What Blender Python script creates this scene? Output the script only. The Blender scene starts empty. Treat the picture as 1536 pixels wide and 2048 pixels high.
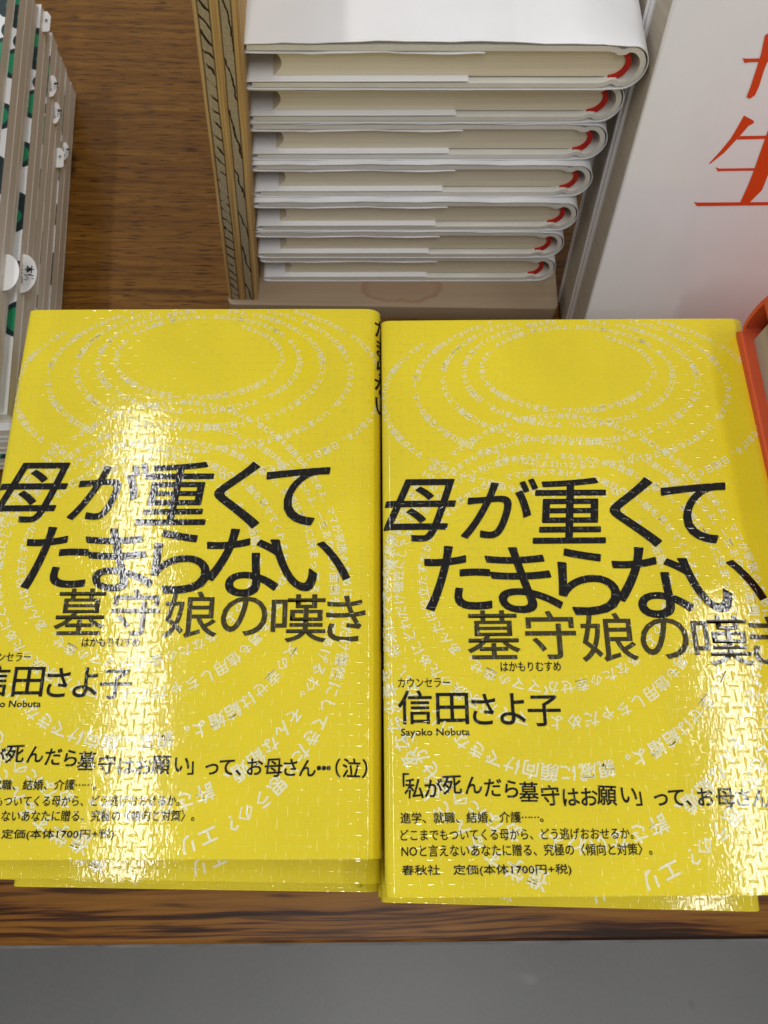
import bpy, bmesh, math, random
from mathutils import Vector, Matrix
import numpy as np
R = math.radians
scn = bpy.context.scene
col = scn.collection
random.seed(7)

# ------------------------------------------------------------------ camera, light, exposure
EYE = 0.341                                    # height of the lens above the table top
FPX, CX, CY = 1617.24, 768.0, 1024.0
def cam_axes(pitch, roll, yaw):
    F = Vector((0, math.cos(pitch), -math.sin(pitch))); U = Vector((0, math.sin(pitch), math.cos(pitch))); X = Vector((1, 0, 0))
    c, s = math.cos(roll), math.sin(roll)
    X2 = c*X + s*U; U2 = -s*X + c*U
    Z = Matrix.Rotation(yaw, 3, 'Z')
    return Z @ X2, Z @ U2, Z @ F
AX, AU, AF = cam_axes(R(71.4435), R(5.3347), R(-5.2363))
EYEP = Vector((0, 0, EYE))
def ray(px, py): return AF + AX*((px-CX)/FPX) - AU*((py-CY)/FPX)
def at(px, py, z):                              # a measured point of the photo on the level z
    d = ray(px, py); return EYEP + d*((z-EYE)/d.z)
cam = bpy.data.cameras.new('camera'); co = bpy.data.objects.new('camera', cam); col.objects.link(co)
co.matrix_world = Matrix(((AX.x, AU.x, -AF.x, 0), (AX.y, AU.y, -AF.y, 0), (AX.z, AU.z, -AF.z, EYE), (0, 0, 0, 1)))
cam.sensor_fit = 'VERTICAL'; cam.sensor_height = 36; cam.lens = FPX/2048*36
cam.clip_start = 0.005; cam.clip_end = 50
cam.dof.use_dof = True; cam.dof.focus_distance = 0.262; cam.dof.aperture_fstop = 24
scn.camera = co

w = bpy.data.worlds.new('World'); scn.world = w; w.use_nodes = True
bg = w.node_tree.nodes['Background']; bg.inputs[0].default_value = (0.98, 0.985, 1.0, 1); bg.inputs[1].default_value = 0.31
def tube(name, loc, length, width, power, rz):
    l = bpy.data.lights.new(name, 'AREA'); l.shape = 'RECTANGLE'; l.size = width; l.size_y = length; l.energy = power
    l.color = (1.0, 0.99, 0.975)
    o = bpy.data.objects.new(name, l); col.objects.link(o); o.location = loc; o.rotation_euler = (0, 0, rz)
tube('ceiling_lamp', (-0.93, 0.62, 2.54), 1.7, 0.075, 14, R(5))
tube('ceiling_lamp', (1.09, 0.05, 2.54), 1.4, 0.075, 11.5, R(-1))
tube('ceiling_lamp', (0.10, -1.15, 2.54), 1.2, 0.13, 24, R(0))
for lx, ly, lp in ((-2.7, .7, 13), (2.9, .1, 13), (-.9, 3.0, 11), (1.1, 2.9, 11)):   # the shop's other ceiling lamps
    tube('ceiling_lamp', (lx, ly, 2.54), 1.3, .07, lp, 0)
scn.view_settings.view_transform = 'Standard'; scn.view_settings.look = 'None'
scn.view_settings.exposure = -0.05; scn.view_settings.gamma = 1.0
try: scn.view_settings.use_curve_mapping = False
except Exception: pass

# ------------------------------------------------------------------ node helpers and materials
class NT:
    def __init__(s, name):
        s.m = bpy.data.materials.new(name); s.m.use_nodes = True; s.t = s.m.node_tree
        s.b = s.t.nodes['Principled BSDF']
    def n(s, typ, **kw):
        nd = s.t.nodes.new(typ)
        for k, v in kw.items(): setattr(nd, k, v)
        return nd
    def put(s, sock, v):
        if v is None: return
        if hasattr(v, 'links') or isinstance(v, bpy.types.NodeSocket): s.t.links.new(v, sock)
        else: sock.default_value = v
    def math(s, op, a, b=None, c=None, clamp=False):
        nd = s.n('ShaderNodeMath', operation=op); nd.use_clamp = clamp
        for i, v in enumerate((a, b, c)): s.put(nd.inputs[i], v)
        return nd.outputs[0]
    def mix(s, f, a, b):
        nd = s.n('ShaderNodeMix', data_type='RGBA')
        s.put(nd.inputs['Factor'], f)
        ia = [i for i in nd.inputs if i.type == 'RGBA']
        s.put(ia[0], a if not isinstance(a, tuple) else (*a, 1) if len(a) == 3 else a)
        s.put(ia[1], b if not isinstance(b, tuple) else (*b, 1) if len(b) == 3 else b)
        return [o for o in nd.outputs if o.type == 'RGBA'][0]
    def coords(s):
        tc = s.n('ShaderNodeTexCoord'); return tc.outputs['Object']
    def mapping(s, v, scale=(1, 1, 1), loc=(0, 0, 0), rot=(0, 0, 0)):
        mp = s.n('ShaderNodeMapping'); s.put(mp.inputs[0], v)
        mp.inputs['Scale'].default_value = scale; mp.inputs['Location'].default_value = loc; mp.inputs['Rotation'].default_value = rot
        return mp.outputs[0]
    def noise(s, v, scale, detail=4, rough=.55, dist=0.0):
        nd = s.n('ShaderNodeTexNoise'); s.put(nd.inputs['Vector'], v)
        nd.inputs['Scale'].default_value = scale; nd.inputs['Detail'].default_value = detail
        nd.inputs['Roughness'].default_value = rough; nd.inputs['Distortion'].default_value = dist
        return nd.outputs['Fac']
    def ramp(s, f, stops, interp='LINEAR'):
        nd = s.n('ShaderNodeValToRGB'); s.put(nd.inputs[0], f); cr = nd.color_ramp; cr.interpolation = interp
        while len(cr.elements) < len(stops): cr.elements.new(0.5)
        for e, (p, c) in zip(cr.elements, stops): e.position = p; e.color = (*c, 1) if len(c) == 3 else c
        return nd.outputs[0]
    def bump(s, h, dist, strength=1.0, normal=None):
        nd = s.n('ShaderNodeBump'); s.put(nd.inputs['Height'], h); nd.inputs['Distance'].default_value = dist
        nd.inputs['Strength'].default_value = strength
        if normal is not None: s.put(nd.inputs['Normal'], normal)
        return nd.outputs[0]
    def base(s, c=None, rough=None, normal=None, spec=None):
        if c is not None: s.put(s.b.inputs['Base Color'], (*c, 1) if isinstance(c, tuple) and len(c) == 3 else c)
        if rough is not None: s.put(s.b.inputs['Roughness'], rough)
        if normal is not None: s.put(s.b.inputs['Normal'], normal)
        if spec is not None: s.b.inputs['Specular IOR Level'].default_value = spec
        return s.m

def paper(name, c, rough=.6, var=.04, spec=.35):
    t = NT(name); v = t.coords()
    n1 = t.noise(v, 60, 3)
    dark = tuple(x*(1-var*2) for x in c); lite = tuple(min(1, x*(1+var)) for x in c)
    cc = t.ramp(n1, [(.3, dark), (.7, lite)])
    return t.base(cc, rough, t.bump(t.noise(v, 900, 2), .00004, .5), spec)

def pages(name, c, axis='Z', rough=.85):
    t = NT(name); v = t.coords()
    sc = {'Z': (2, 2, 5200), 'X': (5200, 2, 2), 'Y': (2, 5200, 2)}[axis]
    n1 = t.noise(t.mapping(v, sc), 1.0, 2, .6)
    sc2 = {'Z': (6, 6, 420), 'X': (420, 6, 6), 'Y': (6, 420, 6)}[axis]
    n2 = t.noise(t.mapping(v, sc2), 1.0, 2, .5)
    f = t.math('ADD', t.math('MULTIPLY', n1, .55), t.math('MULTIPLY', n2, .45))
    cc = t.ramp(f, [(.3, tuple(x*.74 for x in c)), (.7, tuple(min(1, x*1.08) for x in c))])
    return t.base(cc, rough, t.bump(n1, .00012, .6), .2)

def gloss(name, c, edge=None):
    """glossy laminated sheet with a woven emboss: short ribs, across and along by turns"""
    t = NT(name); v = t.coords()
    jit = t.noise(v, 260, 1)
    sp = t.n('ShaderNodeSeparateXYZ'); t.put(sp.inputs[0], v)
    gx = t.math('MULTIPLY', sp.outputs[0], 1/.00302); gy = t.math('MULTIPLY', sp.outputs[1], 1/.00318)
    fx = t.math('SUBTRACT', t.math('FRACT', t.math('ADD', gx, 500.0)), .5); fy = t.math('SUBTRACT', t.math('FRACT', t.math('ADD', gy, 500.0)), .5)
    par = t.math('MODULO', t.math('ADD', t.math('FLOOR', t.math('ADD', gx, 500.0)), t.math('FLOOR', t.math('ADD', gy, 500.0))), 2.0)
    par = t.math('GREATER_THAN', par, .5)
    inv = t.math('SUBTRACT', 1.0, par)
    a = t.math('ADD', t.math('MULTIPLY', fx, par), t.math('MULTIPLY', fy, inv))
    b = t.math('ADD', t.math('MULTIPLY', fy, par), t.math('MULTIPLY', fx, inv))
    a2 = t.math('POWER', t.math('ABSOLUTE', t.math('DIVIDE', a, .49)), 4.0)
    b2 = t.math('POWER', t.math('ABSOLUTE', t.math('DIVIDE', b, .105)), 2.0)
    lens = t.math('MAXIMUM', t.math('SUBTRACT', t.math('SUBTRACT', 1.0, a2), b2), 0.0)
    lens = t.math('POWER', lens, .8)
    crinkle = t.noise(t.mapping(v, (1250, 700, 900)), 1.0, 2, .55)
    wob = t.noise(v, 190, 2, .5)
    h = t.math('ADD', t.math('ADD', t.math('MULTIPLY', lens, .000068), t.math('MULTIPLY', crinkle, .000026)), t.math('MULTIPLY', wob, .00006))
    nrm = t.bump(h, 1.0, 1.0)
    tint = t.noise(v, 35, 2)
    cc = t.ramp(tint, [(.3, tuple(x*.95 for x in c)), (.7, tuple(min(1, x*1.03) for x in c))])
    t.base(cc, .045, nrm, .5)
    return t.m

M = {}
M['yellow'] = gloss('yellow laminated paper', (.755, .605, .024))
M['ink'] = gloss('black ink under lamination', (.008, .007, .006))
M['olive'] = gloss('dark olive ink under lamination', (.050, .041, .012))
M['palewriting'] = gloss('pale grey ink under lamination', (.80, .77, .50))
M['page_yellow'] = pages('white page edges', (.62, .56, .42))
M['jacket_white'] = paper('white coated jacket paper', (.84, .84, .85), .6, .012, .12)
M['board_cream'] = paper('cream cover cloth', (.80, .785, .72), .75, .03)
M['page_cream'] = pages('cream page edges', (.84, .77, .60))
M['red'] = paper('red headband cloth', (.55, .022, .012), .8, .15)
M['orange_ink'] = paper('orange red printing ink', (.70, .065, .012), .35, .02, .4)
M['orange_cloth'] = paper('orange red cover cloth', (.76, .125, .042), .7, .05)
M['page_grey'] = pages('greyish page edges', (.54, .48, .39))
M['page_book'] = pages('warm grey page edges', (.82, .78, .70))
M['slip'] = paper('white slip paper', (.78, .78, .78), .6, .02)
M['slip_ink'] = paper('black slip ink', (.02, .02, .022), .6, .02)
M['grey_edge'] = paper('grey edge trim', (.13, .13, .125), .6, .2)
M['jacket_leaning'] = paper('white glossy jacket', (.83, .815, .82), .12, .01, .5)
M['cover_edge'] = paper('white cover card edge', (.66, .63, .58), .6, .03)
M['navy'] = paper('dark navy cover', (.012, .022, .075), .3, .05)

def wood(name, stops, sx, sy, streak, rough=.45, rot=0.0, wob=.0):
    t = NT(name); v = t.mapping(t.coords(), (1, 1, 1), (0, 0, 0), (0, 0, rot))
    if wob:
        nd = t.n('ShaderNodeTexNoise'); t.put(nd.inputs['Vector'], t.mapping(v, (7, 22, 7))); nd.inputs['Scale'].default_value = 1; nd.inputs['Detail'].default_value = 2
        vm = t.n('ShaderNodeVectorMath', operation='MULTIPLY_ADD'); t.put(vm.inputs[0], nd.outputs['Color']); vm.inputs[1].default_value = (0, wob, 0); t.put(vm.inputs[2], v)
        v = vm.outputs[0]
    big = t.noise(t.mapping(v, (sx, sy, sy)), 1.0, 4, .6, .35)
    fine = t.noise(t.mapping(v, (sx*5, sy*7, sy*7)), 1.0, 3, .6)
    pore = t.noise(t.mapping(v, (sx*7, sy*3.4, sy*3.4), (3, 1, 2)), 1.0, 2, .5)
    f = t.math('ADD', t.math('MULTIPLY', big, .70), t.math('MULTIPLY', fine, .30))
    c = t.ramp(f, stops)
    pm = t.ramp(pore, [(.56, (0, 0, 0)), (.66, (1, 1, 1))])
    c = t.mix(t.math('MULTIPLY', pm, streak), c, tuple(x*.35 for x in stops[0][1]))
    return t.base(c, rough, t.bump(pore, -.0001, .4), .18)
M['table_wood'] = wood('brown table veneer', [(.30, (.080, .029, .0040)), (.46, (.160, .066, .0085)), (.58, (.215, .096, .0135)), (.72, (.27, .130, .020))], 12, 330, .85)
M['nosing_wood'] = wood('brown solid edge wood', [(.42, (.020, .006, .0012)), (.465, (.070, .021, .003)), (.495, (.18, .068, .0085)), (.62, (.28, .124, .017))], 3.4, 100, .6, .4, 0.0, .014)
M['base_wood'] = wood('pale planed wood', [(.30, (.31, .225, .145)), (.6, (.37, .28, .185)), (.75, (.42, .32, .22))], 4, 60, .0, .6)

def stained_base():
    m = M['base_wood']; nt = m.node_tree; b = nt.nodes['Principled BSDF']
    src = b.inputs['Base Color'].links[0].from_socket
    t = NT.__new__(NT); t.m = m; t.t = nt; t.b = b
    v = t.coords(); sp = t.n('ShaderNodeSeparateXYZ'); t.put(sp.inputs[0], v)
    warp = t.math('MULTIPLY', t.math('SUBTRACT', t.noise(v, 130, 2), .5), .006)
    dx = t.math('DIVIDE', t.math('SUBTRACT', sp.outputs[0], .019), .020); dy = t.math('DIVIDE', t.math('SUBTRACT', t.math('ADD', sp.outputs[1], warp), .2235), .0085)
    d = t.math('SQRT', t.math('ADD', t.math('MULTIPLY', dx, dx), t.math('MULTIPLY', dy, dy)))
    ring = t.ramp(d, [(.0, (.30, .30, .30)), (.72, (.25, .25, .25)), (.93, (.75, .75, .75)), (1.0, (.0, .0, .0))])
    t.put(b.inputs['Base Color'], t.mix(ring, src, (.27, .155, .085)))
stained_base()

def plywood_material():
    t = NT('plywood edge plies'); v = t.coords(); sp = t.n('ShaderNodeSeparateXYZ'); t.put(sp.inputs[0], v)
    nx = t.math('MULTIPLY', t.math('SUBTRACT', t.noise(t.mapping(v, (1, 1, 30)), 1.0, 2), .5), .0010)
    u = t.math('DIVIDE', t.math('ADD', sp.outputs[0], nx), .0135)
    long_n = t.noise(t.mapping(v, (900, 900, 18)), 1.0, 3)
    tan = t.ramp(long_n, [(.3, (.36, .20, .065)), (.55, (.56, .37, .145)), (.75, (.62, .44, .20))])
    end_n = t.noise(v, 1100, 3)
    end = t.ramp(end_n, [(.3, (.33, .27, .17)), (.7, (.46, .38, .25))])
    # dark splits: short slanting ones in one cross ply, long steep ones in the other
    w1 = t.math('ADD', t.math('MULTIPLY', sp.outputs[0], 215.0), t.math('MULTIPLY', sp.outputs[2], 175.0))
    w1 = t.math('ADD', w1, t.math('MULTIPLY', t.noise(v, 120, 2), 1.1))
    s1 = t.ramp(t.math('PINGPONG', w1, .5), [(.0, (1, 1, 1)), (.07, (1, 1, 1)), (.15, (0, 0, 0))])
    w2 = t.math('ADD', t.math('MULTIPLY', sp.outputs[0], 210.0), t.math('MULTIPLY', sp.outputs[2], 42.0))
    w2 = t.math('ADD', w2, t.math('MULTIPLY', t.noise(v, 90, 3), 1.3))
    s2 = t.ramp(t.math('PINGPONG', w2, .5), [(.0, (1, 1, 1)), (.04, (1, 1, 1)), (.10, (0, 0, 0))])
    gap = t.ramp(t.noise(t.mapping(v, (200, 200, 60)), 1.0, 2), [(.38, (0, 0, 0)), (.5, (1, 1, 1))])
    dark = (.035, .022, .010)
    e1 = t.mix(t.math('MULTIPLY', s1, gap), end, dark); e2 = t.mix(s2, end, dark)
    k = t.ramp(u, [(0, (0, 0, 0)), (.11, (1, 0, 0)), (.365, (0, 0, 0)), (.59, (0, 1, 0)), (.84, (0, 0, 0))], 'CONSTANT')
    ks = t.n('ShaderNodeSeparateColor'); t.put(ks.inputs[0], k)
    c = t.mix(ks.outputs[0], tan, e1); c = t.mix(ks.outputs[1], c, e2)
    gl = None
    for p in (.11, .365, .59, .84):
        q = t.math('LESS_THAN', t.math('ABSOLUTE', t.math('SUBTRACT', u, p)), .020)
        gl = q if gl is None else t.math('MAXIMUM', gl, q)
    c = t.mix(t.math('MULTIPLY', gl, .72), c, (.07, .035, .012))
    return t.base(c, .8, t.bump(end_n, .0002, .6), .2)
M['plies'] = plywood_material()
M['ply_face'] = wood('pale plywood face', [(.3, (.36, .26, .17)), (.6, (.44, .33, .22)), (.8, (.5, .39, .28))], 60, 4, .0, .65)

def art_material():
    t = NT('picture book cover print'); v = t.coords()
    wv = t.mapping(v, (1, 1, .02))
    nz = t.n('ShaderNodeTexNoise'); t.put(nz.inputs['Vector'], wv); nz.inputs['Scale'].default_value = 40; nz.inputs['Detail'].default_value = 1
    vm = t.n('ShaderNodeVectorMath', operation='MULTIPLY_ADD'); t.put(vm.inputs[0], nz.outputs['Color']); vm.inputs[1].default_value = (.010, .010, 0); t.put(vm.inputs[2], wv)
    vo = t.n('ShaderNodeTexVoronoi', feature='F1'); t.put(vo.inputs['Vector'], vm.outputs[0]); vo.inputs['Scale'].default_value = 58
    vo.inputs['Randomness'].default_value = .9
    c = t.ramp(vo.outputs['Distance'], [(0, (.016, .25, .12)), (.36, (.016, .25, .12)), (.365, (.014, .018, .035)), (.49, (.014, .018, .035)), (.495, (.78, .78, .80))], 'CONSTANT')
    streak = t.noise(t.mapping(v, (120, 400, 10)), 1.0, 2)
    c = t.mix(t.math('MULTIPLY', streak, .12), c, (.02, .26, .13))
    return t.base(c, .35, None, .4)
M['art'] = art_material()

def floor_material():
    t = NT('grey vinyl floor'); v = t.coords()
    big = t.noise(v, 5, 3, .5); fine = t.noise(v, 260, 3)
    c = t.ramp(t.math('ADD', t.math('MULTIPLY', big, .7), t.math('MULTIPLY', fine, .3)), [(.3, (.125, .125, .120)), (.7, (.165, .165, .161))])
    scuff = t.ramp(t.noise(t.mapping(v, (30, 55, 1)), 1.0, 2, .4), [(.76, (0, 0, 0)), (.86, (1, 1, 1))])
    c = t.mix(t.math('MULTIPLY', scuff, .28), c, (.32, .32, .31))
    spot = t.ramp(t.noise(t.mapping(v, (38, 38, 1), (4, 9, 0)), 1.0, 1, .4), [(.76, (0, 0, 0)), (.82, (1, 1, 1))])
    c = t.mix(t.math('MULTIPLY', spot, .5), c, (.05, .05, .048))
    return t.base(c, .42, t.bump(fine, .0002, .3), .4)
M['floor'] = floor_material()

# ------------------------------------------------------------------ mesh helpers
def link(name, me, mats, parent=None, smooth=None):
    for m in (mats if isinstance(mats, (list, tuple)) else [mats]): me.materials.append(m)
    if smooth is not None:
        me.shade_smooth(); me.set_sharp_from_angle(angle=R(smooth))
    o = bpy.data.objects.new(name, me); col.objects.link(o)
    if parent is not None: o.parent = parent
    return o
def tag(o, label=None, cat=None, group=None, kind=None):
    for k, v in (('label', label), ('category', cat), ('group', group), ('kind', kind)):
        if v: o[k] = v
    return o
def thing(name, loc=(0, 0, 0), rot=(0, 0, 0)):
    o = bpy.data.objects.new(name, None); col.objects.link(o); o.location = loc; o.rotation_euler = rot
    o.empty_display_size = .02
    return o
def copy_tree(o, parent=None):
    c = o.copy(); col.objects.link(c)
    if parent is not None:
        c.parent = parent
    for ch in [x for x in o.children]: copy_tree(ch, c)
    return c
def box_bm(bm, x0, x1, y0, y1, z0, z1, bevel=0.0, seg=2):
    r = bmesh.ops.create_cube(bm, size=1.0)
    for v in r['verts']: v.co = Vector(((x0+x1)/2 + v.co.x*(x1-x0), (y0+y1)/2 + v.co.y*(y1-y0), (z0+z1)/2 + v.co.z*(z1-z0)))
    if bevel:
        es = list({e for v in r['verts'] for e in v.link_edges})
        bmesh.ops.bevel(bm, geom=es, offset=bevel, segments=seg, profile=.5, affect='EDGES')
def to_mesh(bm, name):
    bmesh.ops.recalc_face_normals(bm, faces=bm.faces)
    me = bpy.data.meshes.new(name); bm.to_mesh(me); bm.free(); return me
def box(name, x0, x1, y0, y1, z0, z1, mat, parent=None, bevel=0.0, seg=2):
    bm = bmesh.new(); box_bm(bm, x0, x1, y0, y1, z0, z1, bevel, seg)
    return link(name, to_mesh(bm, name), mat, parent, 40 if bevel else None)
def resample(pts, step):
    out = [Vector(pts[0])]
    for a, b in zip(pts, pts[1:]):
        a, b = Vector(a), Vector(b); n = max(1, int((b-a).length/step))
        for i in range(1, n+1): out.append(a + (b-a)*(i/n))
    return out
def arc(cx, cz, rx, rz, a0, a1, n=10):
    return [(cx + rx*math.cos(R(a0+(a1-a0)*i/n)), cz + rz*math.sin(R(a0+(a1-a0)*i/n))) for i in range(n+1)]
def clean(pts):
    out = [Vector(pts[0])]
    for p in pts[1:]:
        p = Vector(p)
        if (p-out[-1]).length > 2e-5: out.append(p)
    return out
def normals2(pts):                              # left-hand normals of an open polyline in x-z
    n = len(pts); out = []
    for i in range(n):
        d = pts[min(i+1, n-1)] - pts[max(i-1, 0)]; d.normalize(); out.append(Vector((-d.y, d.x)))
    return out
def ribbon_bm(bm, pts, th, ys, wob=None, mat=0):
    """sheet of thickness th bent along the x-z polyline, running along y"""
    pts = clean(pts); nr = normals2(pts)
    A = [p + n*th/2 for p, n in zip(pts, nr)]; B = [p - n*th/2 for p, n in zip(pts, nr)]
    loop = A + B[::-1]; rings = []
    for k, y in enumerate(ys):
        ring = []
        for i, p in enumerate(loop):
            dy, dz = wob(i, k, p) if wob else (0, 0)
            ring.append(bm.verts.new((p.x, y+dy, p.y+dz)))
        rings.append(ring)
    n = len(loop)
    for r0, r1 in zip(rings, rings[1:]):
        for i in range(n):
            f = bm.faces.new((r0[i], r0[(i+1) % n], r1[(i+1) % n], r1[i])); f.material_index = mat
    m = len(A)
    for ring in (rings[0], rings[-1]):
        for i in range(m-1):
            f = bm.faces.new((ring[i], ring[i+1], ring[n-2-i], ring[n-1-i])); f.material_index = mat
def prism_bm(bm, poly, ys):
    rings = [[bm.verts.new((p[0], y, p[1])) for p in poly] for y in ys]; n = len(poly)
    for r0, r1 in zip(rings, rings[1:]):
        for i in range(n): bm.faces.new((r0[i], r0[(i+1) % n], r1[(i+1) % n], r1[i]))
    bm.faces.new(rings[0]); bm.faces.new(rings[-1][::-1])

# ------------------------------------------------------------------ glyphs
_cu = bpy.data.curves.new('glyph', 'FONT'); _to = bpy.data.objects.new('glyph', _cu); col.objects.link(_to)
_cache = {}
def glyph(ch, res=2, off=0.0):
    k = (ch, res, off)
    if k not in _cache:
        _cu.body = ch; _cu.resolution_u = res; _cu.offset = off
        dg = bpy.context.evaluated_depsgraph_get(); dg.update()
        me = bpy.data.meshes.new_from_object(_to.evaluated_get(dg))
        V = np.array([v.co[:2] for v in me.vertices], float).reshape(-1, 2); Fc = [tuple(p.vertices) for p in me.polygons]
        bpy.data.meshes.remove(me)
        _cache[k] = (V, Fc)
    return _cache[k]
class Print:
    """flat printed marks in page millimetres (u to the right, v down); every mark keeps its own tiny lift"""
    def __init__(s): s.V = []; s.F = []; s.L = []
    def add(s, V, F, bold=0.0):
        if len(V) == 0: return
        V = np.asarray(V, float); s.g = g = getattr(s, 'g', 0)+1
        par = list(range(len(V)))                # pieces of one sign that are not joined get their own height
        def find(i):
            while par[i] != i: par[i] = par[par[i]]; i = par[i]
            return i
        for f in F:
            for j in f[1:]: par[find(j)] = find(f[0])
        roots = {}
        for f in F: roots.setdefault(find(f[0]), len(roots))
        il = np.array([roots.get(find(i), 0) for i in range(len(V))])*.0013
        for i, (dx, dy) in enumerate([(0, 0)] if not bold else [(bold, bold), (-bold, -bold), (bold, -bold), (-bold, bold)] if bold < .1 else [(0, 0), (bold, 0), (-bold, 0), (0, bold), (0, -bold), (bold*.7, bold*.7), (-bold*.7, -bold*.7), (bold*.7, -bold*.7), (-bold*.7, bold*.7)]):
            s.V.append(V + np.array([dx, dy])); s.F.append(F); s.L.append(il % .009 + (.010*i + .047*(g % 3) if bold else .011*(g % 7)))
    def boxed(s, ch, u0, u1, v0, v1, shear=0.0, bold=0.0, res=4):
        u0 += bold; u1 -= bold; v0 += bold; v1 -= bold
        V, F = glyph(ch, res); lo, hi = V.min(0), V.max(0); P = (V-lo)/(hi-lo)
        x = P[:, 0] + shear*(P[:, 1]-.5)*(v1-v0)/(u1-u0); x = (x-x.min())/(x.max()-x.min())
        s.add(np.stack([u0+x*(u1-u0), v1-P[:, 1]*(v1-v0)], 1), F, bold)
    def line(s, text, u0, u1, v0, v1, bold=0.0, res=2):
        V, F = glyph(text, res); lo, hi = V.min(0), V.max(0); P = (V-lo)/(hi-lo)
        s.add(np.stack([u0+P[:, 0]*(u1-u0), v1-P[:, 1]*(v1-v0)], 1), F, bold)
    def em(s, ch, u, v, size, ang=0.0, bold=0.0, res=2, sx=1.0):
        V, F = glyph(ch, res)
        if len(V) == 0: return
        P = (V - np.array([.5, .38]))*size; P[:, 0] *= sx; P[:, 1] *= -1
        c, q = math.cos(ang), math.sin(ang)
        s.add(np.stack([u + P[:, 0]*c - P[:, 1]*q, v + P[:, 0]*q + P[:, 1]*c], 1), F, bold)

# ================================================================== SETTING
fl = bmesh.new(); bmesh.ops.create_grid(fl, x_segments=1, y_segments=1, size=4)
for v in fl.verts: v.co.z = -.40
floor = link('floor', to_mesh(fl, 'floor'), M['floor']); tag(floor, 'plain grey floor below the front edge of the wooden table', None, None, 'structure')

table = thing('display_table', (0, .3, -.40))
tag(table, 'brown wooden display table top with a dark streaked front edge', 'table')
def tpart(name, *a, **k):
    o = box(name, *a, **k); o.parent = table; o.matrix_parent_inverse = Matrix.Translation((0, -.3, .40)); return o
YF = -.0576
tpart('tabletop', -.75, .75, -.012, .75, -.03, 0, M['table_wood'])
tpart('front_edge', -.75, .75, YF, -.0125, -.034, 0, M['nosing_wood'], bevel=.0016, seg=3)
tpart('edge_trim', -.75, .75, YF-.0011, YF+.0003, -.036, -.0022, M['grey_edge'])
tpart('cabinet', -.70, .70, .03, .72, -.40, -.0301, M['ply_face'])

# ================================================================== YELLOW BOOKS
W, H, T = 131.0, 188.3, 18.2                     # millimetres
def jacket_profile(rs=4.2, rf=2.4):
    pts = [(62, 1.1), (2.6, 1.1)] + arc(1.6, .75, .9, .35, 90, 270, 4)[1:] + [(2.2, .25)]
    pts = [(2.0, 0)]
    pts = arc(rf, rf, rf, rf, 258, 180, 5) + arc(rf*1.35, T-rf*.9, rf*1.35, rf*.9, 180, 90, 10)
    s0 = len(pts)-1
    pts += [(9, T+.12), (30, T+.2), (100, T+.2), (W-9, T+.1)] + arc(W-rs*1.25, T-rs, rs*1.25, rs, 90, 0, 12) + [(W+.5, T*.5)] + arc(W-rs, rs, rs, rs, 0, -90, 8) + [(W-30, 0), (4, 0)]
    pts = [Vector(p) for p in pts]; L = [0.0]
    for a, b in zip(pts, pts[1:]): L.append(L[-1]+(b-a).length)
    L = np.array(L); xs = np.array([p.x for p in pts]); zs = np.array([p.y for p in pts])
    i30 = [i for i, p in enumerate(pts) if abs(p.x-30) < 1e-6 and p.y > T/2][0]
    return pts, L - L[i30] + 30.0, xs, zs
JP, JL, JX, JZ = jacket_profile()
def jpos(u, off):
    u = np.asarray(u, float); x = np.interp(u, JL, JX); z = np.interp(u, JL, JZ)
    e = .15
    tx = np.interp(u+e, JL, JX) - np.interp(u-e, JL, JX); tz = np.interp(u+e, JL, JZ) - np.interp(u-e, JL, JZ)
    l = np.hypot(tx, tz)+1e-9
    return x - tz/l*off, z + tx/l*off
def on_jacket(V, off):
    x, z = jpos(V[:, 0], off)
    return np.stack([(x-W/2)/1000, (H/2-V[:, 1])/1000, z/1000], 1)

def split_edges(V, F):
    """cut marks that run over the rounded fore edge or spine so that they can bend"""
    bm = bmesh.new(); vs = [bm.verts.new((p[0], p[1], 0)) for p in V]
    for f in F:
        try: bm.faces.new([vs[i] for i in f])
        except ValueError: pass
    for u in [-3, -2.2, -1.4, -.7, 0, .6, 1.2, 1.9, 2.6, 3.4, 4.4, 6, 9] + [W-9, W-6.5, W-5.5] + [W-5+.6*i for i in range(16)]:
        bmesh.ops.bisect_plane(bm, geom=bm.verts[:]+bm.edges[:]+bm.faces[:], plane_co=(u, 0, 0), plane_no=(1, 0, 0))
    bm.verts.index_update()
    V2 = np.array([v.co[:2] for v in bm.verts]); F2 = [tuple(v.index for v in f.verts) for f in bm.faces]; bm.free()
    return V2, F2

# pose of the topmost covers (centre, turn, tilt): the piles rise towards the spines and the banded front ends
POSE_R = (Vector((.07286, .06367, EYE-.24918)), R(.2), R(-1.8826), R(-1.7))
POSE_L = (Vector((-.05879, .07275, EYE-.26089)), R(-.095), R(-1.3732), R(-1.8207))
def turn(rz, rx, ry): return Matrix.Rotation(rz, 3, 'Z') @ Matrix.Rotation(rx, 3, 'X') @ Matrix.Rotation(ry, 3, 'Y')
def cover_mm(px, py):                            # where on the cover a mark measured on the right book lies
    c, rz, rx, ry = POSE_R; Mi = turn(rz, rx, ry).inverted(); o_ = Mi @ (EYEP-c); d_ = Mi @ ray(px, py); p = o_ - d_*(o_.z/d_.z)
    return p.x*1000+W/2, H/2-p.y*1000
def pxbox(x0, x1, y0, y1):
    xm, ym = (x0+x1)/2, (y0+y1)/2
    return cover_mm(x0, ym)[0], cover_mm(x1, ym)[0], cover_mm(xm, y0)[1], cover_mm(xm, y1)[1]
BAND = cover_mm(1140, 1350)[1]
title, sub, small, pale = Print(), Print(), Print(), Print()
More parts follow.
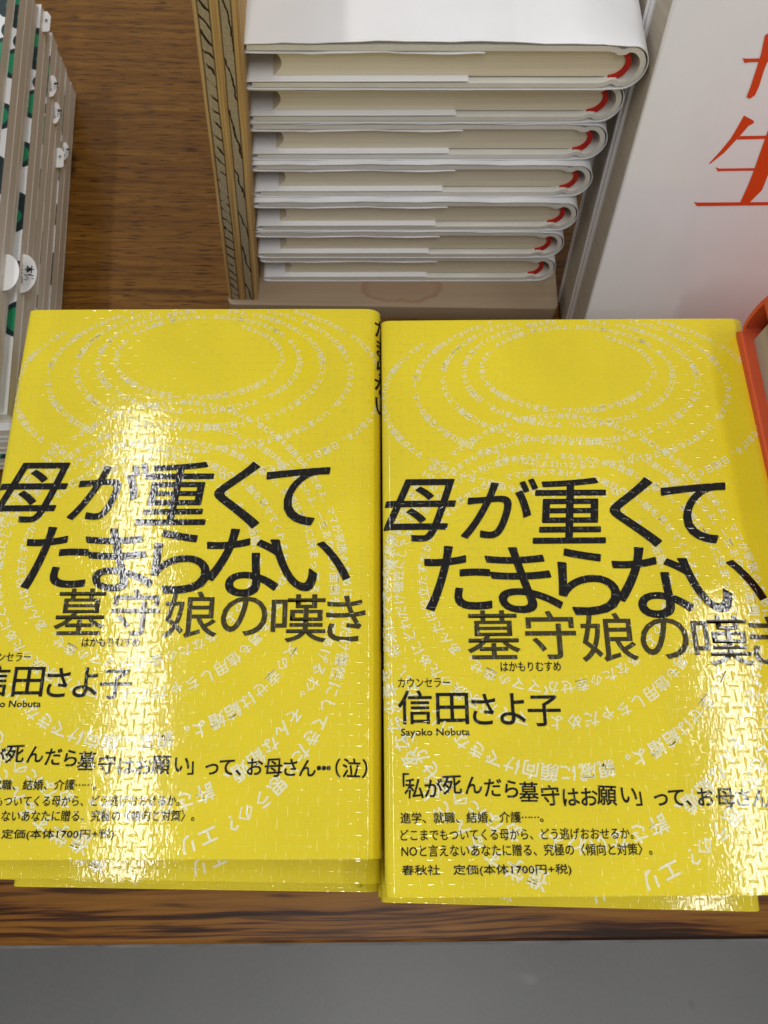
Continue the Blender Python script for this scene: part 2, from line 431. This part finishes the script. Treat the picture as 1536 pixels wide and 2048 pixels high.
for ch, x0, x1, y0, y1, sh in [
    ('母', 765, 913, 959, 1084, .30), ('が', 919, 1079, 958, 1078, .30), ('重', 1060, 1216, 956, 1088, .12), ('く', 1219, 1316, 955, 1095, .0), ('て', 1326, 1460, 966, 1088, .16),
    ('た', 849, 982, 1092, 1223, .02), ('ま', 971, 1122, 1095, 1227, -.34), ('ら', 1115, 1238, 1097, 1231, -.10), ('な', 1227, 1385, 1094, 1237, -.02), ('い', 1360, 1529, 1116, 1225, -.38)]:
    title.boxed(ch, *pxbox(x0, x1, y0, y1), sh, .27, 5)
for ch, *q in [('墓', 934, 1039, 1221, 1319), ('守', 1050, 1152, 1222, 1319), ('娘', 1161, 1273, 1226, 1324), ('の', 1280, 1377, 1236, 1319), ('嘆', 1385, 1500, 1231, 1332), ('き', 1499, 1582, 1233, 1330)]:
    sub.boxed(ch, *pxbox(*q), 0, .13, 4)
title.line('はかもりむすめ', *pxbox(1001, 1121, 1324, 1343), .03)
small.line('カウンセラー', *pxbox(796, 900, 1356, 1375), .02)
for ch, *q in [('信', 796, 864, 1381, 1449), ('田', 872, 937, 1386, 1449), ('さ', 943, 991, 1388, 1450), ('よ', 999, 1050, 1387, 1450), ('子', 1055, 1121, 1391, 1453)]:
    small.boxed(ch, *pxbox(*q), 0, .10, 4)
small.line('Sayoko Nobuta', *pxbox(802, 939, 1457, 1476), .03)
quote = [('「', 800, 1566), ('私', 829, 1577), ('が', 866, 1577), ('死', 904, 1569), ('ん', 946, 1570), ('だ', 985, 1575), ('ら', 1022, 1578), ('墓', 1057, 1584), ('守', 1100, 1591), ('は', 1140, 1594), ('お', 1177, 1594),
         ('願', 1213, 1590), ('い', 1256, 1589), ('」', 1287, 1591), ('っ', 1320, 1594), ('て', 1352, 1594), ('、', 1388, 1595), ('お', 1409, 1594), ('母', 1449, 1595), ('さ', 1484, 1595), ('ん', 1520, 1596), ('・', 1544, 1596), ('・', 1554, 1596), ('・', 1564, 1596), ('（', 1571, 1596), ('泣', 1612, 1596), ('）', 1652, 1597)]
for i, (ch, x, y) in enumerate(quote):
    small.em(ch, *cover_mm(x, y), 6.0 if ch in '墓守願私死母泣' else 5.7, 0.05*math.sin(i*1.3), .07, 3, .98)
small.line('進学、就職、結婚、介護⋯⋯。', *pxbox(801, 1086, 1624, 1646), .03)
small.line('どこまでもついてくる母から、どう逃げおおせるか。', *pxbox(801, 1266, 1657, 1680), .03)
small.line('NOと言えないあなたに贈る、究極の〈傾向と対策〉。', *pxbox(803, 1303, 1688, 1712), .03)
small.line('春秋社　定価(本体1700円+税)', *pxbox(804, 1142, 1729, 1752), .03)
for i, ch in enumerate('たまらない'):           # spine lettering, two columns
    title.em(ch, W+1.6, 7.4+7.9*i, 8.6, 0, .12, 3)
for i, ch in enumerate('母が重くて'): title.em(ch, W+10.6, 7.4+7.9*i, 8.6, 0, .12, 3)

POEM = ('できないはずはないでしょ？お前は私の宝物なのよ。一生あなたの面倒をみてあげるわ。そんな結婚、許さないわよ。あなたの幸せがママの幸せ。'
        'あんたは役立たずだから、ママに任せなさい。ママが選んであげる。日曜日ぐらい顔を見せてくれるわよね。会社も男も信用しちゃだめよ。'
        'ママが家族のためにどれだけ犠牲にしてきたと思うの？エリート校に進学するんだよ。あなたのために我慢してきたの。就職は大手に決まってるでしょ。'
        '女の幸せは結婚よ。親戚に顔向けできないじゃない。将来はママの介護をしてくれるわよね。いつまでも手放さないからね。')
def spiral(rings, th0, th1, start, size_at):
    th = th0; k = start
    while th < th1:
        q = th/360.0; i = min(int(q), len(rings)-2); f = q-i
        cu, cv, a, b = [rings[i][j]*(1-f)+rings[i+1][j]*f for j in range(4)]
        t = R(th)                                # measured clockwise from twelve o'clock
        u = cu + a*math.sin(t); v = cv - b*math.cos(t)
        du, dv = a*math.cos(t), b*math.sin(t); L = math.hypot(du, dv)
        s = size_at(v); ch = POEM[k % len(POEM)]
        if 1.0 < v < H-3.2 and -4 < u < W+9: pale.em(ch, u, v, s, math.atan2(dv, du), .085 if v > 145 else .045 if v > 90 else .018, 1)
        th += math.degrees(s*1.04/L); k += 1
def rings(*E):
    out = []
    for l, r, t, b in E:
        u0, u1, v0, v1 = pxbox(l, r, t, b); out.append(((u0+u1)/2, (v0+v1)/2, (u1-u0)/2, (v1-v0)/2))
    return out
spiral(rings((987, 1298, 669, 809), (956, 1333, 655, 836), (919, 1380, 643, 866), (874, 1437, 632, 905), (815, 1510, 625, 958), (750, 1580, 620, 1020)),
       30, 4*360+310, 0, lambda v: 2.15 + v*.017)
spiral(rings((870, 1320, 972, 1345), (836, 1375, 945, 1407), (783, 1450, 912, 1484), (770, 1502, 876, 1610), (757, 1545, 832, 1772), (752, 1556, 818, 1786)),
       40, 4*360+320, 37, lambda v: 2.1 + .0235*max(0, v-30)*(1 if v < 130 else 1.13))

def build_yellow():
    root = thing('yellow_book')
    m = lambda pts: [((p.x-W/2)/1000, p.y/1000) for p in pts]
    pb = bmesh.new(); box_bm(pb, (-W/2+3)/1000, (W/2-5.2)/1000, (-H/2+1.2)/1000, (H/2-1.2)/1000, .0005, (T-.45)/1000)
    link('page_block', to_mesh(pb, 'page_block'), M['page_yellow'], root)
    def sheet(name, v0, v1, off, prints, lift):
        bm = bmesh.new(); pr = [Vector(p) for p in JP]; nr = normals2(pr)
        pr = [p + n*(off-.15) for p, n in zip(pr, nr)]
        ribbon_bm(bm, m(pr), .0003, [(H/2-v1)/1000, (H/2-v1+.3)/1000, (H/2-v0-.3)/1000, (H/2-v0)/1000])
        bmesh.ops.recalc_face_normals(bm, faces=bm.faces)
        me0 = bpy.data.meshes.new('t'); bm.to_mesh(me0); bm.free(); me0.shade_smooth(); me0.set_sharp_from_angle(angle=R(35))
        V = [np.array([v.co[:] for v in me0.vertices])]; F = [tuple(p.vertices) for p in me0.polygons]; MI = [0]*len(F); n = len(V[0])
        nsheet = len(F)
        sharp = {tuple(sorted(e.vertices)) for e in me0.edges if e.use_edge_sharp}
        for mi, (pv, pf, pl) in prints:
            if len(pv) == 0: continue
            V.append(on_jacket(pv, off+lift+.06*(mi-1)+pl)); F += [tuple(i+n for i in f) for f in pf]; MI += [mi]*len(pf); n += len(pv)
        me = bpy.data.meshes.new(name); me.from_pydata(np.concatenate(V).tolist(), [], F)
        bpy.data.meshes.remove(me0)
        me.polygons.foreach_set('material_index', MI); me.polygons.foreach_set('use_smooth', [True]*len(F))
        for e in me.edges:
            if tuple(sorted(e.vertices)) in sharp: e.use_edge_sharp = True
        # marks must face outwards
        me.update()
        o = link(name, me, [M['yellow'], M['palewriting'], M['olive'], M['ink']], root)
        return o
    def part(pr, lo, hi):
        """the marks whose lowest point lies on the sheet between lo and hi"""
        VV, FF, LL = [], [], []; n = 0
        for gv, fs, lf in zip(pr.V, pr.F, pr.L):
            if lo <= gv[:, 1].max() < hi:
                if gv[:, 0].min() < 9 or gv[:, 0].max() > W-9: gv, fs = split_edges(gv, fs); lf = np.full(len(gv), lf.min())
                for f in fs:                     # outward facing
                    p = gv[list(f)]; a = 0.5*np.sum(p[:, 0]*np.roll(p[:, 1], -1)-np.roll(p[:, 0], -1)*p[:, 1])
                    FF.append(tuple(i+n for i in (f if a < 0 else f[::-1])))
                VV.append(gv); LL.append(lf); n += len(gv)
        if not VV: return np.zeros((0, 2)), [], np.zeros(0)
        return np.concatenate(VV), FF, np.concatenate(LL)
    sheet('dust_jacket', 0, H, 0.0, [(1, part(pale, -9, BAND)), (2, part(sub, -9, BAND)), (3, part(title, -9, BAND))], .05)
    sheet('paper_band', BAND, H-.25, .16, [(1, part(pale, BAND, 999)), (2, part(sub, BAND, 999)), (3, part(small, BAND, 999))], .05)
    return root
ybook = build_yellow()

GL, GR = 'yellow books in the left pile', 'yellow books in the right pile'
def pile(o, pose, k, n, corner=None, at_px=None, rz=None):
    """book k (0 = topmost) of a pile of n; the tilt of the pile grows upwards"""
    c, rz0, rx, ry = pose; f = (n-k)/n; step = c.z/n; zs = (step-.0012)/(T/1000)
    if k == n-1: f = .12
    m = turn(rz0 if rz is None else R(rz), rx*f, ry*f)
    ctr = Vector((c.x, c.y, c.z - k*step))
    if corner:
        lc = m @ Vector(({'L': -1, 'R': 1}[corner]*W/2000, -H/2000, 0))
        p = at(*at_px, ctr.z + lc.z); ctr = Vector((p.x-lc.x, p.y-lc.y, ctr.z))
    o.location = ctr - m @ Vector((0, 0, T/1000*zs)); o.rotation_euler = m.to_euler(); o.scale = (1, 1, zs)
pile(ybook, POSE_L, 0, 4)
tag(ybook, 'glossy yellow book with a bright reflection over its title, topmost of the left pile', 'book', GL)
for k, (px, rz, lab) in enumerate([((757, 1768), -1.1, 'yellow book peeking out right below the topmost book of the left yellow pile'),
                                   ((722, 1778), -1.7, 'yellow book set left of its neighbours, third down in the left yellow pile'),
                                   ((755, 1785), -1.2, 'bottom yellow book of the left pile, a small corner showing at its right end')]):
    o = copy_tree(ybook); pile(o, POSE_L, k+1, 4, 'R', px, rz); tag(o, lab, 'book', GL)
o = copy_tree(ybook); pile(o, POSE_R, 0, 5)
tag(o, 'glossy yellow book touched by the orange book, topmost of the right pile', 'book', GR)
for k, (px, rz, lab) in enumerate([((784, 1786), -.5, 'yellow book right under the topmost book of the right yellow pile'),
                                   ((771, 1784), .5, 'middle yellow book of the right pile, its left corner just showing'),
                                   ((763, 1805), -1.6, 'yellow book sticking out farthest at the front of the right pile'),
                                   ((757, 1795), -.4, 'bottom yellow book of the right pile lying on the wooden table')]):
    q = copy_tree(ybook); pile(q, POSE_R, k+1, 5, 'L', px, rz); tag(q, lab, 'book', GR)

# ================================================================== PLYWOOD STAND
BH = .010
stand = thing('book_stand', (0, .2131, 0))
tag(stand, 'plywood book stand with a thick upright side, holding the white hardcovers', 'stand')
Bf = at(455, 609, BH); Be = at(1112, 613, BH)
bm = bmesh.new(); box_bm(bm, Bf.x, .0935, Bf.y, .43, 0, BH)
es = [e for e in bm.edges if abs(e.verts[0].co.x-e.verts[1].co.x) < 1e-6 and abs(e.verts[0].co.y-e.verts[1].co.y) < 1e-6]
bmesh.ops.bevel(bm, geom=es, offset=.003, segments=4, profile=.5, affect='EDGES')
bmesh.ops.bevel(bm, geom=[e for e in bm.edges if e.verts[0].co.z > BH-1e-5 and e.verts[1].co.z > BH-1e-5], offset=.0008, segments=2, profile=.5, affect='EDGES')
o = link('base_board', to_mesh(bm, 'base_board'), M['base_wood'], stand, 40); o.matrix_parent_inverse = Matrix.Translation((0, -.2131, 0))
bm = bmesh.new(); box_bm(bm, 0, .0135, 0, .205, 0, .205, .0006, 1)
side = link('side_panel', to_mesh(bm, 'side_panel'), M['plies'], stand, 30)
side.location = (-.0637+.0012, .0024, BH+.0004); side.rotation_euler = (0, R(4.6), 0)

# ================================================================== WHITE HARDCOVERS
WW, WT, WD = 137.0, 18.3, 188.0
def build_white(bow=0.0):
    root = thing('white_hardcover')
    mm = lambda pts: [(p[0]/1000, p[1]/1000) for p in pts]
    ys = [0, .0006, .060, .130, (WD-.6)/1000, WD/1000]
    zt = WT-.15
    bowf = lambda x: bow*max(0, math.sin(math.pi*min(1, max(0, x/(WW-8)))))**1.2
    fl = 84.0
    top = [(fl-3, zt-3.4)] + [(x, zt-3.3-.15*math.sin(x*.11)) for x in range(78, 4, -6)] + arc(2.3, zt-1.65, 2.3, 1.65, 270, 90, 8)
    top += [(x, zt + bowf(x)) for x in range(5, int(WW)-16, 5)]
    top += [(WW-16, zt+bowf(WW-16)*.7), (WW-12, zt-.15), (WW-9.5, zt-.35)]
    spine = [(WW-7.3+7.3*math.sin(R(a)), WT/2 + (WT/2-.35)*math.cos(R(a))) for a in range(12, 169, 12)]
    bot = [(WW-9.5, .4), (WW-12, .2), (WW-16, .15), (60, .15)] + arc(2.3, 1.8, 2.3, 1.65, 270, 90, 8) + [(8, 3.5), (40, 3.55), (fl-7, 3.5)]
    bm = bmesh.new()
    def wob(i, k, p):
        return (0, .00022*math.sin(p.x*170+k)+.00012*math.sin(p.x*410+1.3)) if k < 2 and .012 < p.x < .12 else (0, 0)
    ribbon_bm(bm, mm(top+spine+bot), .00028, ys, wob)
    link('dust_jacket', to_mesh(bm, 'dust_jacket'), M['jacket_white'], root, 40)
    def half(sg):
        f = (lambda z: z) if sg > 0 else (lambda z: WT-z)
        return [(3.0, f(WT-1.75)), (WW-15, f(WT-1.75)), (WW-12.6, f(WT-2.2)), (WW-10.8, f(WT-3.3)), (WW-9.2, f(WT-3.2)), (WW-8, f(WT-2.2))]
    sp2 = [(WW-7.9+6.2*math.sin(R(a)), WT/2 + (WT/2-2.0)*math.cos(R(a))) for a in range(15, 166, 12)]
    bm = bmesh.new(); ribbon_bm(bm, mm(half(1)+sp2+half(-1)[::-1]), .0019, [.0003, .002, (WD-2)/1000, (WD-.3)/1000])
    link('hard_cover', to_mesh(bm, 'hard_cover'), M['board_cream'], root, 45)
    z0, z1 = 3.75, WT-3.75; zc = WT/2; hh = (z1-z0)/2
    fore = [(13.6 - 3.3*((z-zc)/hh)**2 + .0, z) for z in np.linspace(z1, z0, 13)]
    rnd = [(WW-13 + 6.6*math.sqrt(max(0, 1-((z-zc)/hh*.93)**2)), z) for z in np.linspace(z0, z1, 13)]
    bm = bmesh.new(); prism_bm(bm, mm(fore+rnd), [.0024, .1, (WD-3)/1000])
    link('page_block', to_mesh(bm, 'page_block'), M['page_cream'], root, 40)
    hb = [(WW-12.6 + 6.4*math.sqrt(max(0, 1-((z-zc)/hh*.90)**2)), z) for z in np.linspace(z0-.5, z1+.5, 17)]
    bm = bmesh.new(); ribbon_bm(bm, mm(hb), .0018, [.0014, .0020, .0046])
    link('headband', to_mesh(bm, 'headband'), M['red'], root, 40)
    return root
GW = 'white hardcovers stacked beside the plywood'
fit = [(480, 1290, 140), (491, 1240, 220), (501, 1207, 293), (506, 1180, 370), (512, 1151, 443), (514, 1124, 500), (526, 1108, 545)]
wp = None
sp = (.1307-0)/7
labs = ['white hardcover with a bare white jacket, topmost of the stack by the plywood', 'second white hardcover from the top, right under the bare white jacket',
        'third white hardcover from the top of the stack by the plywood', 'fourth white hardcover, middle one of the stack by the plywood',
        'fifth white hardcover from the top, third above the pale base board', 'sixth white hardcover from the top, resting on the lowest one',
        'lowest white hardcover, lying on the pale stained base board']
hs = [WT/1000]*7
z = BH + .0002
wroot = build_white(1.3); wlow = build_white(.35)
for k in range(6, -1, -1):
    l, r_, py = fit[k]
    A = at(l, py, z+WT/2000); B = at(r_, py, z+WT/2000)
    ang = math.atan2(B.y-A.y, B.x-A.x)
    mid = (A+B)/2; sc = 1.0
    y0 = .2262 + {0: -.0005, 1: .0030, 2: .0030, 3: .0012, 4: -.0010, 5: -.0012, 6: -.0006}[k]
    x0 = mid.x - WW/2000 + {0: .0004}.get(k, 0)
    o = wroot if k == 0 else (wlow if k == 6 else copy_tree(wlow))
    o.location = (x0, y0, z); o.rotation_euler = (0, 0, max(-R(1.5), min(R(1.5), ang)))
    o.name = 'white_hardcover'
    tag(o, labs[k], 'book', GW); z += WT/1000 + (.0004 if k > 1 else .0002)

# ================================================================== LEANING WHITE BOOKS
LEAN = R(19.0)
def build_leaning(front):
    """upright hardcover seen from its front: x right, y back through its thickness, z up; left side is the fore edge"""
    Wl, Hl, Tl = .150, .215, .0235
    root = thing('white_leaning_book')
    def slab(y0, y1, name, mat, parent):
        bm = bmesh.new(); box_bm(bm, 0, Wl, y0, y1, 0, Hl, .0007, 2); return link(name, to_mesh(bm, name), mat, parent, 40)
    bm = bmesh.new(); box_bm(bm, 0, Wl, 0, .0029, 0, Hl, .0009, 3); box_bm(bm, 0, Wl, Tl-.0029, Tl, 0, Hl, .0009, 3); box_bm(bm, Wl-.003, Wl+.0005, .003, Tl-.003, 0, Hl)
    jk = link('dust_jacket', to_mesh(bm, 'dust_jacket'), M['jacket_leaning'], root, 40)
    bm = bmesh.new(); box_bm(bm, .0011, Wl-.0031, .00295, Tl-.00295, .003, Hl-.003)
    link('page_block', to_mesh(bm, 'page_block'), M['page_grey'], root)
    return root, jk
XP = .0964
lean1, jk1 = build_leaning(True)
# where the front face's left edge runs in the photo
d1 = ray(1170, 640); P0 = EYEP + d1*(XP/d1.x)
yb = P0.y - P0.z*math.tan(LEAN)
lean1.location = (XP, yb, .0003 + .0); lean1.rotation_euler = (-LEAN, 0, 0)
GLN = 'white books leaning with their fronts to the viewer'
tag(lean1, 'white leaning book with large orange characters on its front', 'book', GLN)
lean2, jk2 = build_leaning(False)
lean2.location = (XP-.0004, yb + .0241/math.cos(LEAN), .0003); lean2.rotation_euler = (-LEAN, 0, 0)
tag(lean2, 'white leaning book behind the one with orange characters, only its side showing', 'book', GLN)
# orange lettering: outlines measured on the photo, laid on the front face
Mface = Matrix.Translation(lean1.location) @ Matrix.Rotation(-LEAN, 4, 'X'); Minv = Mface.inverted()
def on_face(px, py):
    o_ = Minv @ EYEP; d_ = Minv.to_3x3() @ ray(px, py); t_ = (-.00012-o_.y)/d_.y; p = o_ + d_*t_; return (p.x, -.00012, p.z)
polys = [
    # lower sign: falling stroke, three bars, stem
    [(1488, 231), (1507, 241), (1508, 246), (1497, 252), (1478, 274), (1448, 306), (1420, 328), (1418, 327), (1441, 302), (1462, 276), (1474, 256)],
    [(1480, 272), (1600, 270), (1600, 276), (1474, 279)],
    [(1431, 334), (1438, 337), (1600, 335), (1600, 340), (1440, 342), (1436, 343)],
    [(1388, 404), (1396, 405), (1640, 403), (1640, 409), (1394, 412)],
    [(1540, 250), (1556, 246), (1548, 300), (1536, 350), (1524, 380), (1499, 405), (1480, 406), (1498, 366), (1508, 340), (1522, 300)],
    # upper sign, running out of the picture
    [(1485, 116), (1492, 117), (1600, 115), (1600, 122), (1497, 124), (1490, 126)],
    [(1530, 70), (1548, 60), (1552, 80), (1540, 110), (1528, 140), (1518, 172), (1510, 190), (1500, 197), (1493, 194), (1500, 176), (1512, 140), (1522, 108)],
]
bm = bmesh.new(); bm.from_mesh(jk1.data)
for f in bm.faces: f.material_index = 0
for i, pl in enumerate(polys):
    vs = [bm.verts.new(Vector(on_face(*p)) + Vector((0, -.00002*i, 0))) for p in pl]
    f = bm.faces.new(vs); f.material_index = 1; f.normal_update()
    if f.normal.y > 0: f.normal_flip()
bmesh.ops.triangulate(bm, faces=[f for f in bm.faces if f.material_index == 1])
bm.to_mesh(jk1.data); bm.free(); jk1.data.materials.append(M['orange_ink'])

# ================================================================== ORANGE BOOKS
def build_orange():
    root = thing('orange_book'); D, Wd, Tt = .150, .190, .0242      # near edge of the left side to the spine, length, thickness
    # local: x to the right from the left (head) side, y away; spine at the far end
    pts = [(-D, .0015)] + [(-.006, .0015)] + [(-.0035+.0035*math.sin(R(a))**.35, Tt/2-(Tt/2-.0015)*math.copysign(abs(math.cos(R(a)))**.35, math.cos(R(a)))) for a in (6, 14, 25, 40, 60, 80, 90, 100, 120, 140, 155, 166, 174)] + [(-.006, Tt-.0015), (-D, Tt-.0015)]
    bm = bmesh.new(); rk = [0, .0006, Wd-.001, Wd]
    ribbon_bm(bm, [(-D, .0016), (-.0035, .0016), (-.0012, .0017), (-.0004, .0022)], .0032, rk); ribbon_bm(bm, [(-.0004, Tt-.0022), (-.0012, Tt-.0017), (-.0035, Tt-.0016), (-D, Tt-.0016)], .0032, rk)
    ribbon_bm(bm, [(-.0012 + .0030*math.sin(R(a))**.5 if 0 < a < 180 else -.0012, Tt/2-(Tt/2-.0026)*math.cos(R(a))) for a in range(0, 181, 12)], .0016, [.0016, .0022, Wd-.003, Wd-.002])
    for v in bm.verts: v.co = Vector((v.co.y, v.co.x, v.co.z))
    bmesh.ops.recalc_face_normals(bm, faces=bm.faces)
    link('hard_cover', to_mesh(bm, 'hard_cover'), M['orange_cloth'], root, 40)
    bm = bmesh.new(); box_bm(bm, .0042, Wd-.004, -D+.004, -.0045, .0031, Tt-.0031)
    link('page_block', to_mesh(bm, 'page_block'), M['page_grey'], root)
    return root
zo = EYE-.2500
ob = build_orange(); pa = at(1479, 659, zo+.003); pb = at(1536, 930, zo+.003)
ob.location = (pa.x, pa.y, zo); ob.rotation_euler = (0, 0, math.atan2(-(pb.x-pa.x), pa.y-pb.y)*-1)
GO = 'orange cloth books in the pile at the right'
tag(ob, 'orange cloth-covered hardcover lying over the right edge of the yellow book, topmost of its pile', 'book', GO)
for k in range(3):
    q = copy_tree(ob); q.location = (.1435+.001*k, .152, zo-.0303*(k+1)); q.rotation_euler = (0, 0, R(.6*k)); q.scale = (1, 1, 1.245)
    tag(q, ['orange hardcover directly under the topmost one, hidden behind the right yellow pile', 'orange hardcover second from the table, hidden behind the right yellow pile', 'orange hardcover lying on the table, hidden behind the right yellow pile'][k], 'book', GO)

q = copy_tree(ob); q.location = (pa.x+.0085, pa.y-.014, zo+.0246); q.rotation_euler = (0, 0, R(1.0))
tag(q, 'orange hardcover lying uppermost on the orange pile, just outside the right edge of the photo', 'book', GO)
ob['label'] = 'orange cloth-covered hardcover whose edge lies over the right rim of the yellow book'
# ================================================================== PICTURE BOOKS AT THE LEFT
NB, TB = 11, .0071
def build_thin():
    root = thing('picture_book'); Wd, Hd = .152, .213                 # right (fore) edge at x=0, far edge at y=0
    for z0, nm in ((TB-.0004, 'cover'), (0, 'cover')):
        bm = bmesh.new(); box_bm(bm, -Wd, 0, -Hd, 0, z0, z0+.0004)
        bm.normal_update()
        for f in bm.faces: f.material_index = 1 if f.normal.z > .5 and z0 > 0 else 0
        link(nm, to_mesh(bm, nm), [M['cover_edge'], M['art']], root)
    bm = bmesh.new(); box_bm(bm, -Wd+.001, -.00015, -Hd+.0008, -.0003, .00042, TB-.00042)
    link('page_block', to_mesh(bm, 'page_block'), M['page_book'], root)
    return root
GP = 'thin picture books stacked at the left'
pf = at(147, 175, .004); pn = at(118, 600, .004)
bang = math.atan2(-(pf.x-pn.x), pf.y-pn.y)
thin = build_thin()
jx = [0, .0001, -.0002, .0000, .0003, -.0001, .0002, -.0012, -.0002, .0001, -.0013, -.0003]
jy = [0, -.001, .001, .0, .001, -.0015, .002, .0, -.001, .002, .0, .001]
ordn = ['bottom', 'second from the bottom', 'third from the bottom', 'fourth from the bottom', 'fifth from the bottom', 'sixth from the bottom', 'seventh from the bottom', 'fourth from the top', 'third from the top', 'second from the top', 'topmost']
levels = []
for k in range(NB):
    b = thin if k == 0 else copy_tree(thin)
    b.location = (pf.x+jx[k], pf.y+jy[k], .0003+k*(TB+.00006)); b.rotation_euler = (0, 0, bang + R([0, .05, -.1, .1, -.15, .1, .15, -.4, .1, .1, -.3, .1][k]))
    levels.append(b)
    tag(b, ('thin picture book with green leaf drawings on its cover, topmost of the left stack' if k == NB-1 else 'thin pale-sided picture book, %s in the left picture book stack' % ordn[k]), 'book', GP)

# slips sticking out of the pages: half-round tabs and square ones
def build_slip(kind, rad, text, stick=.62):
    bm = bmesh.new()
    if kind == 'round': out = [(-.02, -rad), (0.0, -rad)] + [(rad*stick*math.cos(R(a)), rad*math.sin(R(a))) for a in range(-84, 85, 12)] + [(0.0, rad), (-.02, rad)]
    else: out = [(-.02, -rad), (.0022, -rad), (.0030, -rad*.9), (.0030, rad*.55), (.0012, rad), (-.02, rad)]
    vs = []
    for t_ in (0, .00018):
        vs.append([bm.verts.new((x, y, t_ - (max(0, x)*.55 if x > 0 else 0)*.25)) for x, y in out])
    n = len(out)
    for i in range(n): bm.faces.new((vs[0][i], vs[0][(i+1) % n], vs[1][(i+1) % n], vs[1][i]))
    bm.faces.new(vs[1]); bm.faces.new(vs[0][::-1])
    bmesh.ops.recalc_face_normals(bm, faces=bm.faces)
    if text:
        for row, xo, s in (('本体', .0, rad*.42), ('1400円', -1, rad*.30)):
            xx = rad*.30 if xo == 0 else -rad*.06
            if kind != 'round': xx = .0012 if xo == 0 else -.0012; s = s*.55
            for i, ch in enumerate(row):
                V, F = glyph(ch, 2, .02); stepv = s*(1.0 if ord(ch) > 255 else .62)
                y = (len(row)-1)/2*s*(1.0 if xo == 0 else .66) - i*s*(1.0 if xo == 0 else .66)
                ww = .5 if ord(ch) > 255 else .28
                P = [(xx + (p[1]-.38)*s, y - (p[0]-ww)*s) for p in V]
                gv = [bm.verts.new((x, y2, .00024 - max(0, x)*.55*.25)) for x, y2 in P]
                for f in F:
                    try:
                        ff = bm.faces.new([gv[j] for j in f]); ff.material_index = 1; ff.normal_update()
                        if ff.normal.z < 0: ff.normal_flip()
                    except ValueError: pass
    me = bpy.data.meshes.new('order_slip'); bm.to_mesh(me); bm.free()
    return link('order_slip', me, [M['slip'], M['slip_ink']])
GS = 'paper slips sticking out of the picture books'
for kind, px, py, rad, text, lab in [
    ('round', 36, 547, .0095, 1, 'half-round white slip with black price writing, lowest in the photo of those fully in view'),
    ('round', 4, 545, .0085, 0, 'half-round white slip cut off by the left edge of the photo'),
    ('square', 66, 42, .0062, 1, 'straight white slip with black writing near the top end of the picture books'),
    ('round', 95, 172, .0066, 1, 'slip with writing standing out at the middle of the picture book stack'),
    ('round', 103, 226, .0066, 1, 'shaded slip with writing, next below the one at the middle of the stack'),
    ('square', 111, 315, .0058, 1, 'straight shaded slip beside the brown table, left one of the low pair'),
    ('round', 125, 303, .0056, 1, 'shaded slip closest to the brown table, right one of the low pair')]:
    xf = pf.x + (pn.x-pf.x)*(py-175)/(600-175)
    d_ = ray(px, py); p = EYEP + d_*(xf/d_.x)
    k = max(0, min(NB-1, int(p.z/(TB+.00006)))); zz = .0003 + k*(TB+.00006) + TB*.55
    p = at(px, py, zz)
    s_ = build_slip(kind, rad, text, .62 if py > 400 else .36)
    s_.location = (levels[k].location.x + (p.y-pf.y)*math.tan(-bang) + .0004, p.y, zz); s_.rotation_euler = (0, 0, bang)
    tag(s_, lab, 'paper slip', GS)

# dark blue book that just shows at the left edge
nb = thing('navy_book', (-.150, .105, 0)); tag(nb, 'dark navy book just showing at the left edge beside the left yellow pile', 'book')
bm = bmesh.new(); box_bm(bm, -.13, 0, -.19, 0, 0, .0022); box_bm(bm, -.13, 0, -.19, 0, .0220, .0242); box_bm(bm, -.13, -.128, -.19, 0, .0023, .0219)
link('cover', to_mesh(bm, 'cover'), M['navy'], nb)
bm = bmesh.new(); box_bm(bm, -.1279, -.002, -.188, -.002, .0023, .0219); link('page_block', to_mesh(bm, 'page_block'), M['page_grey'], nb)

bpy.data.objects.remove(_to)
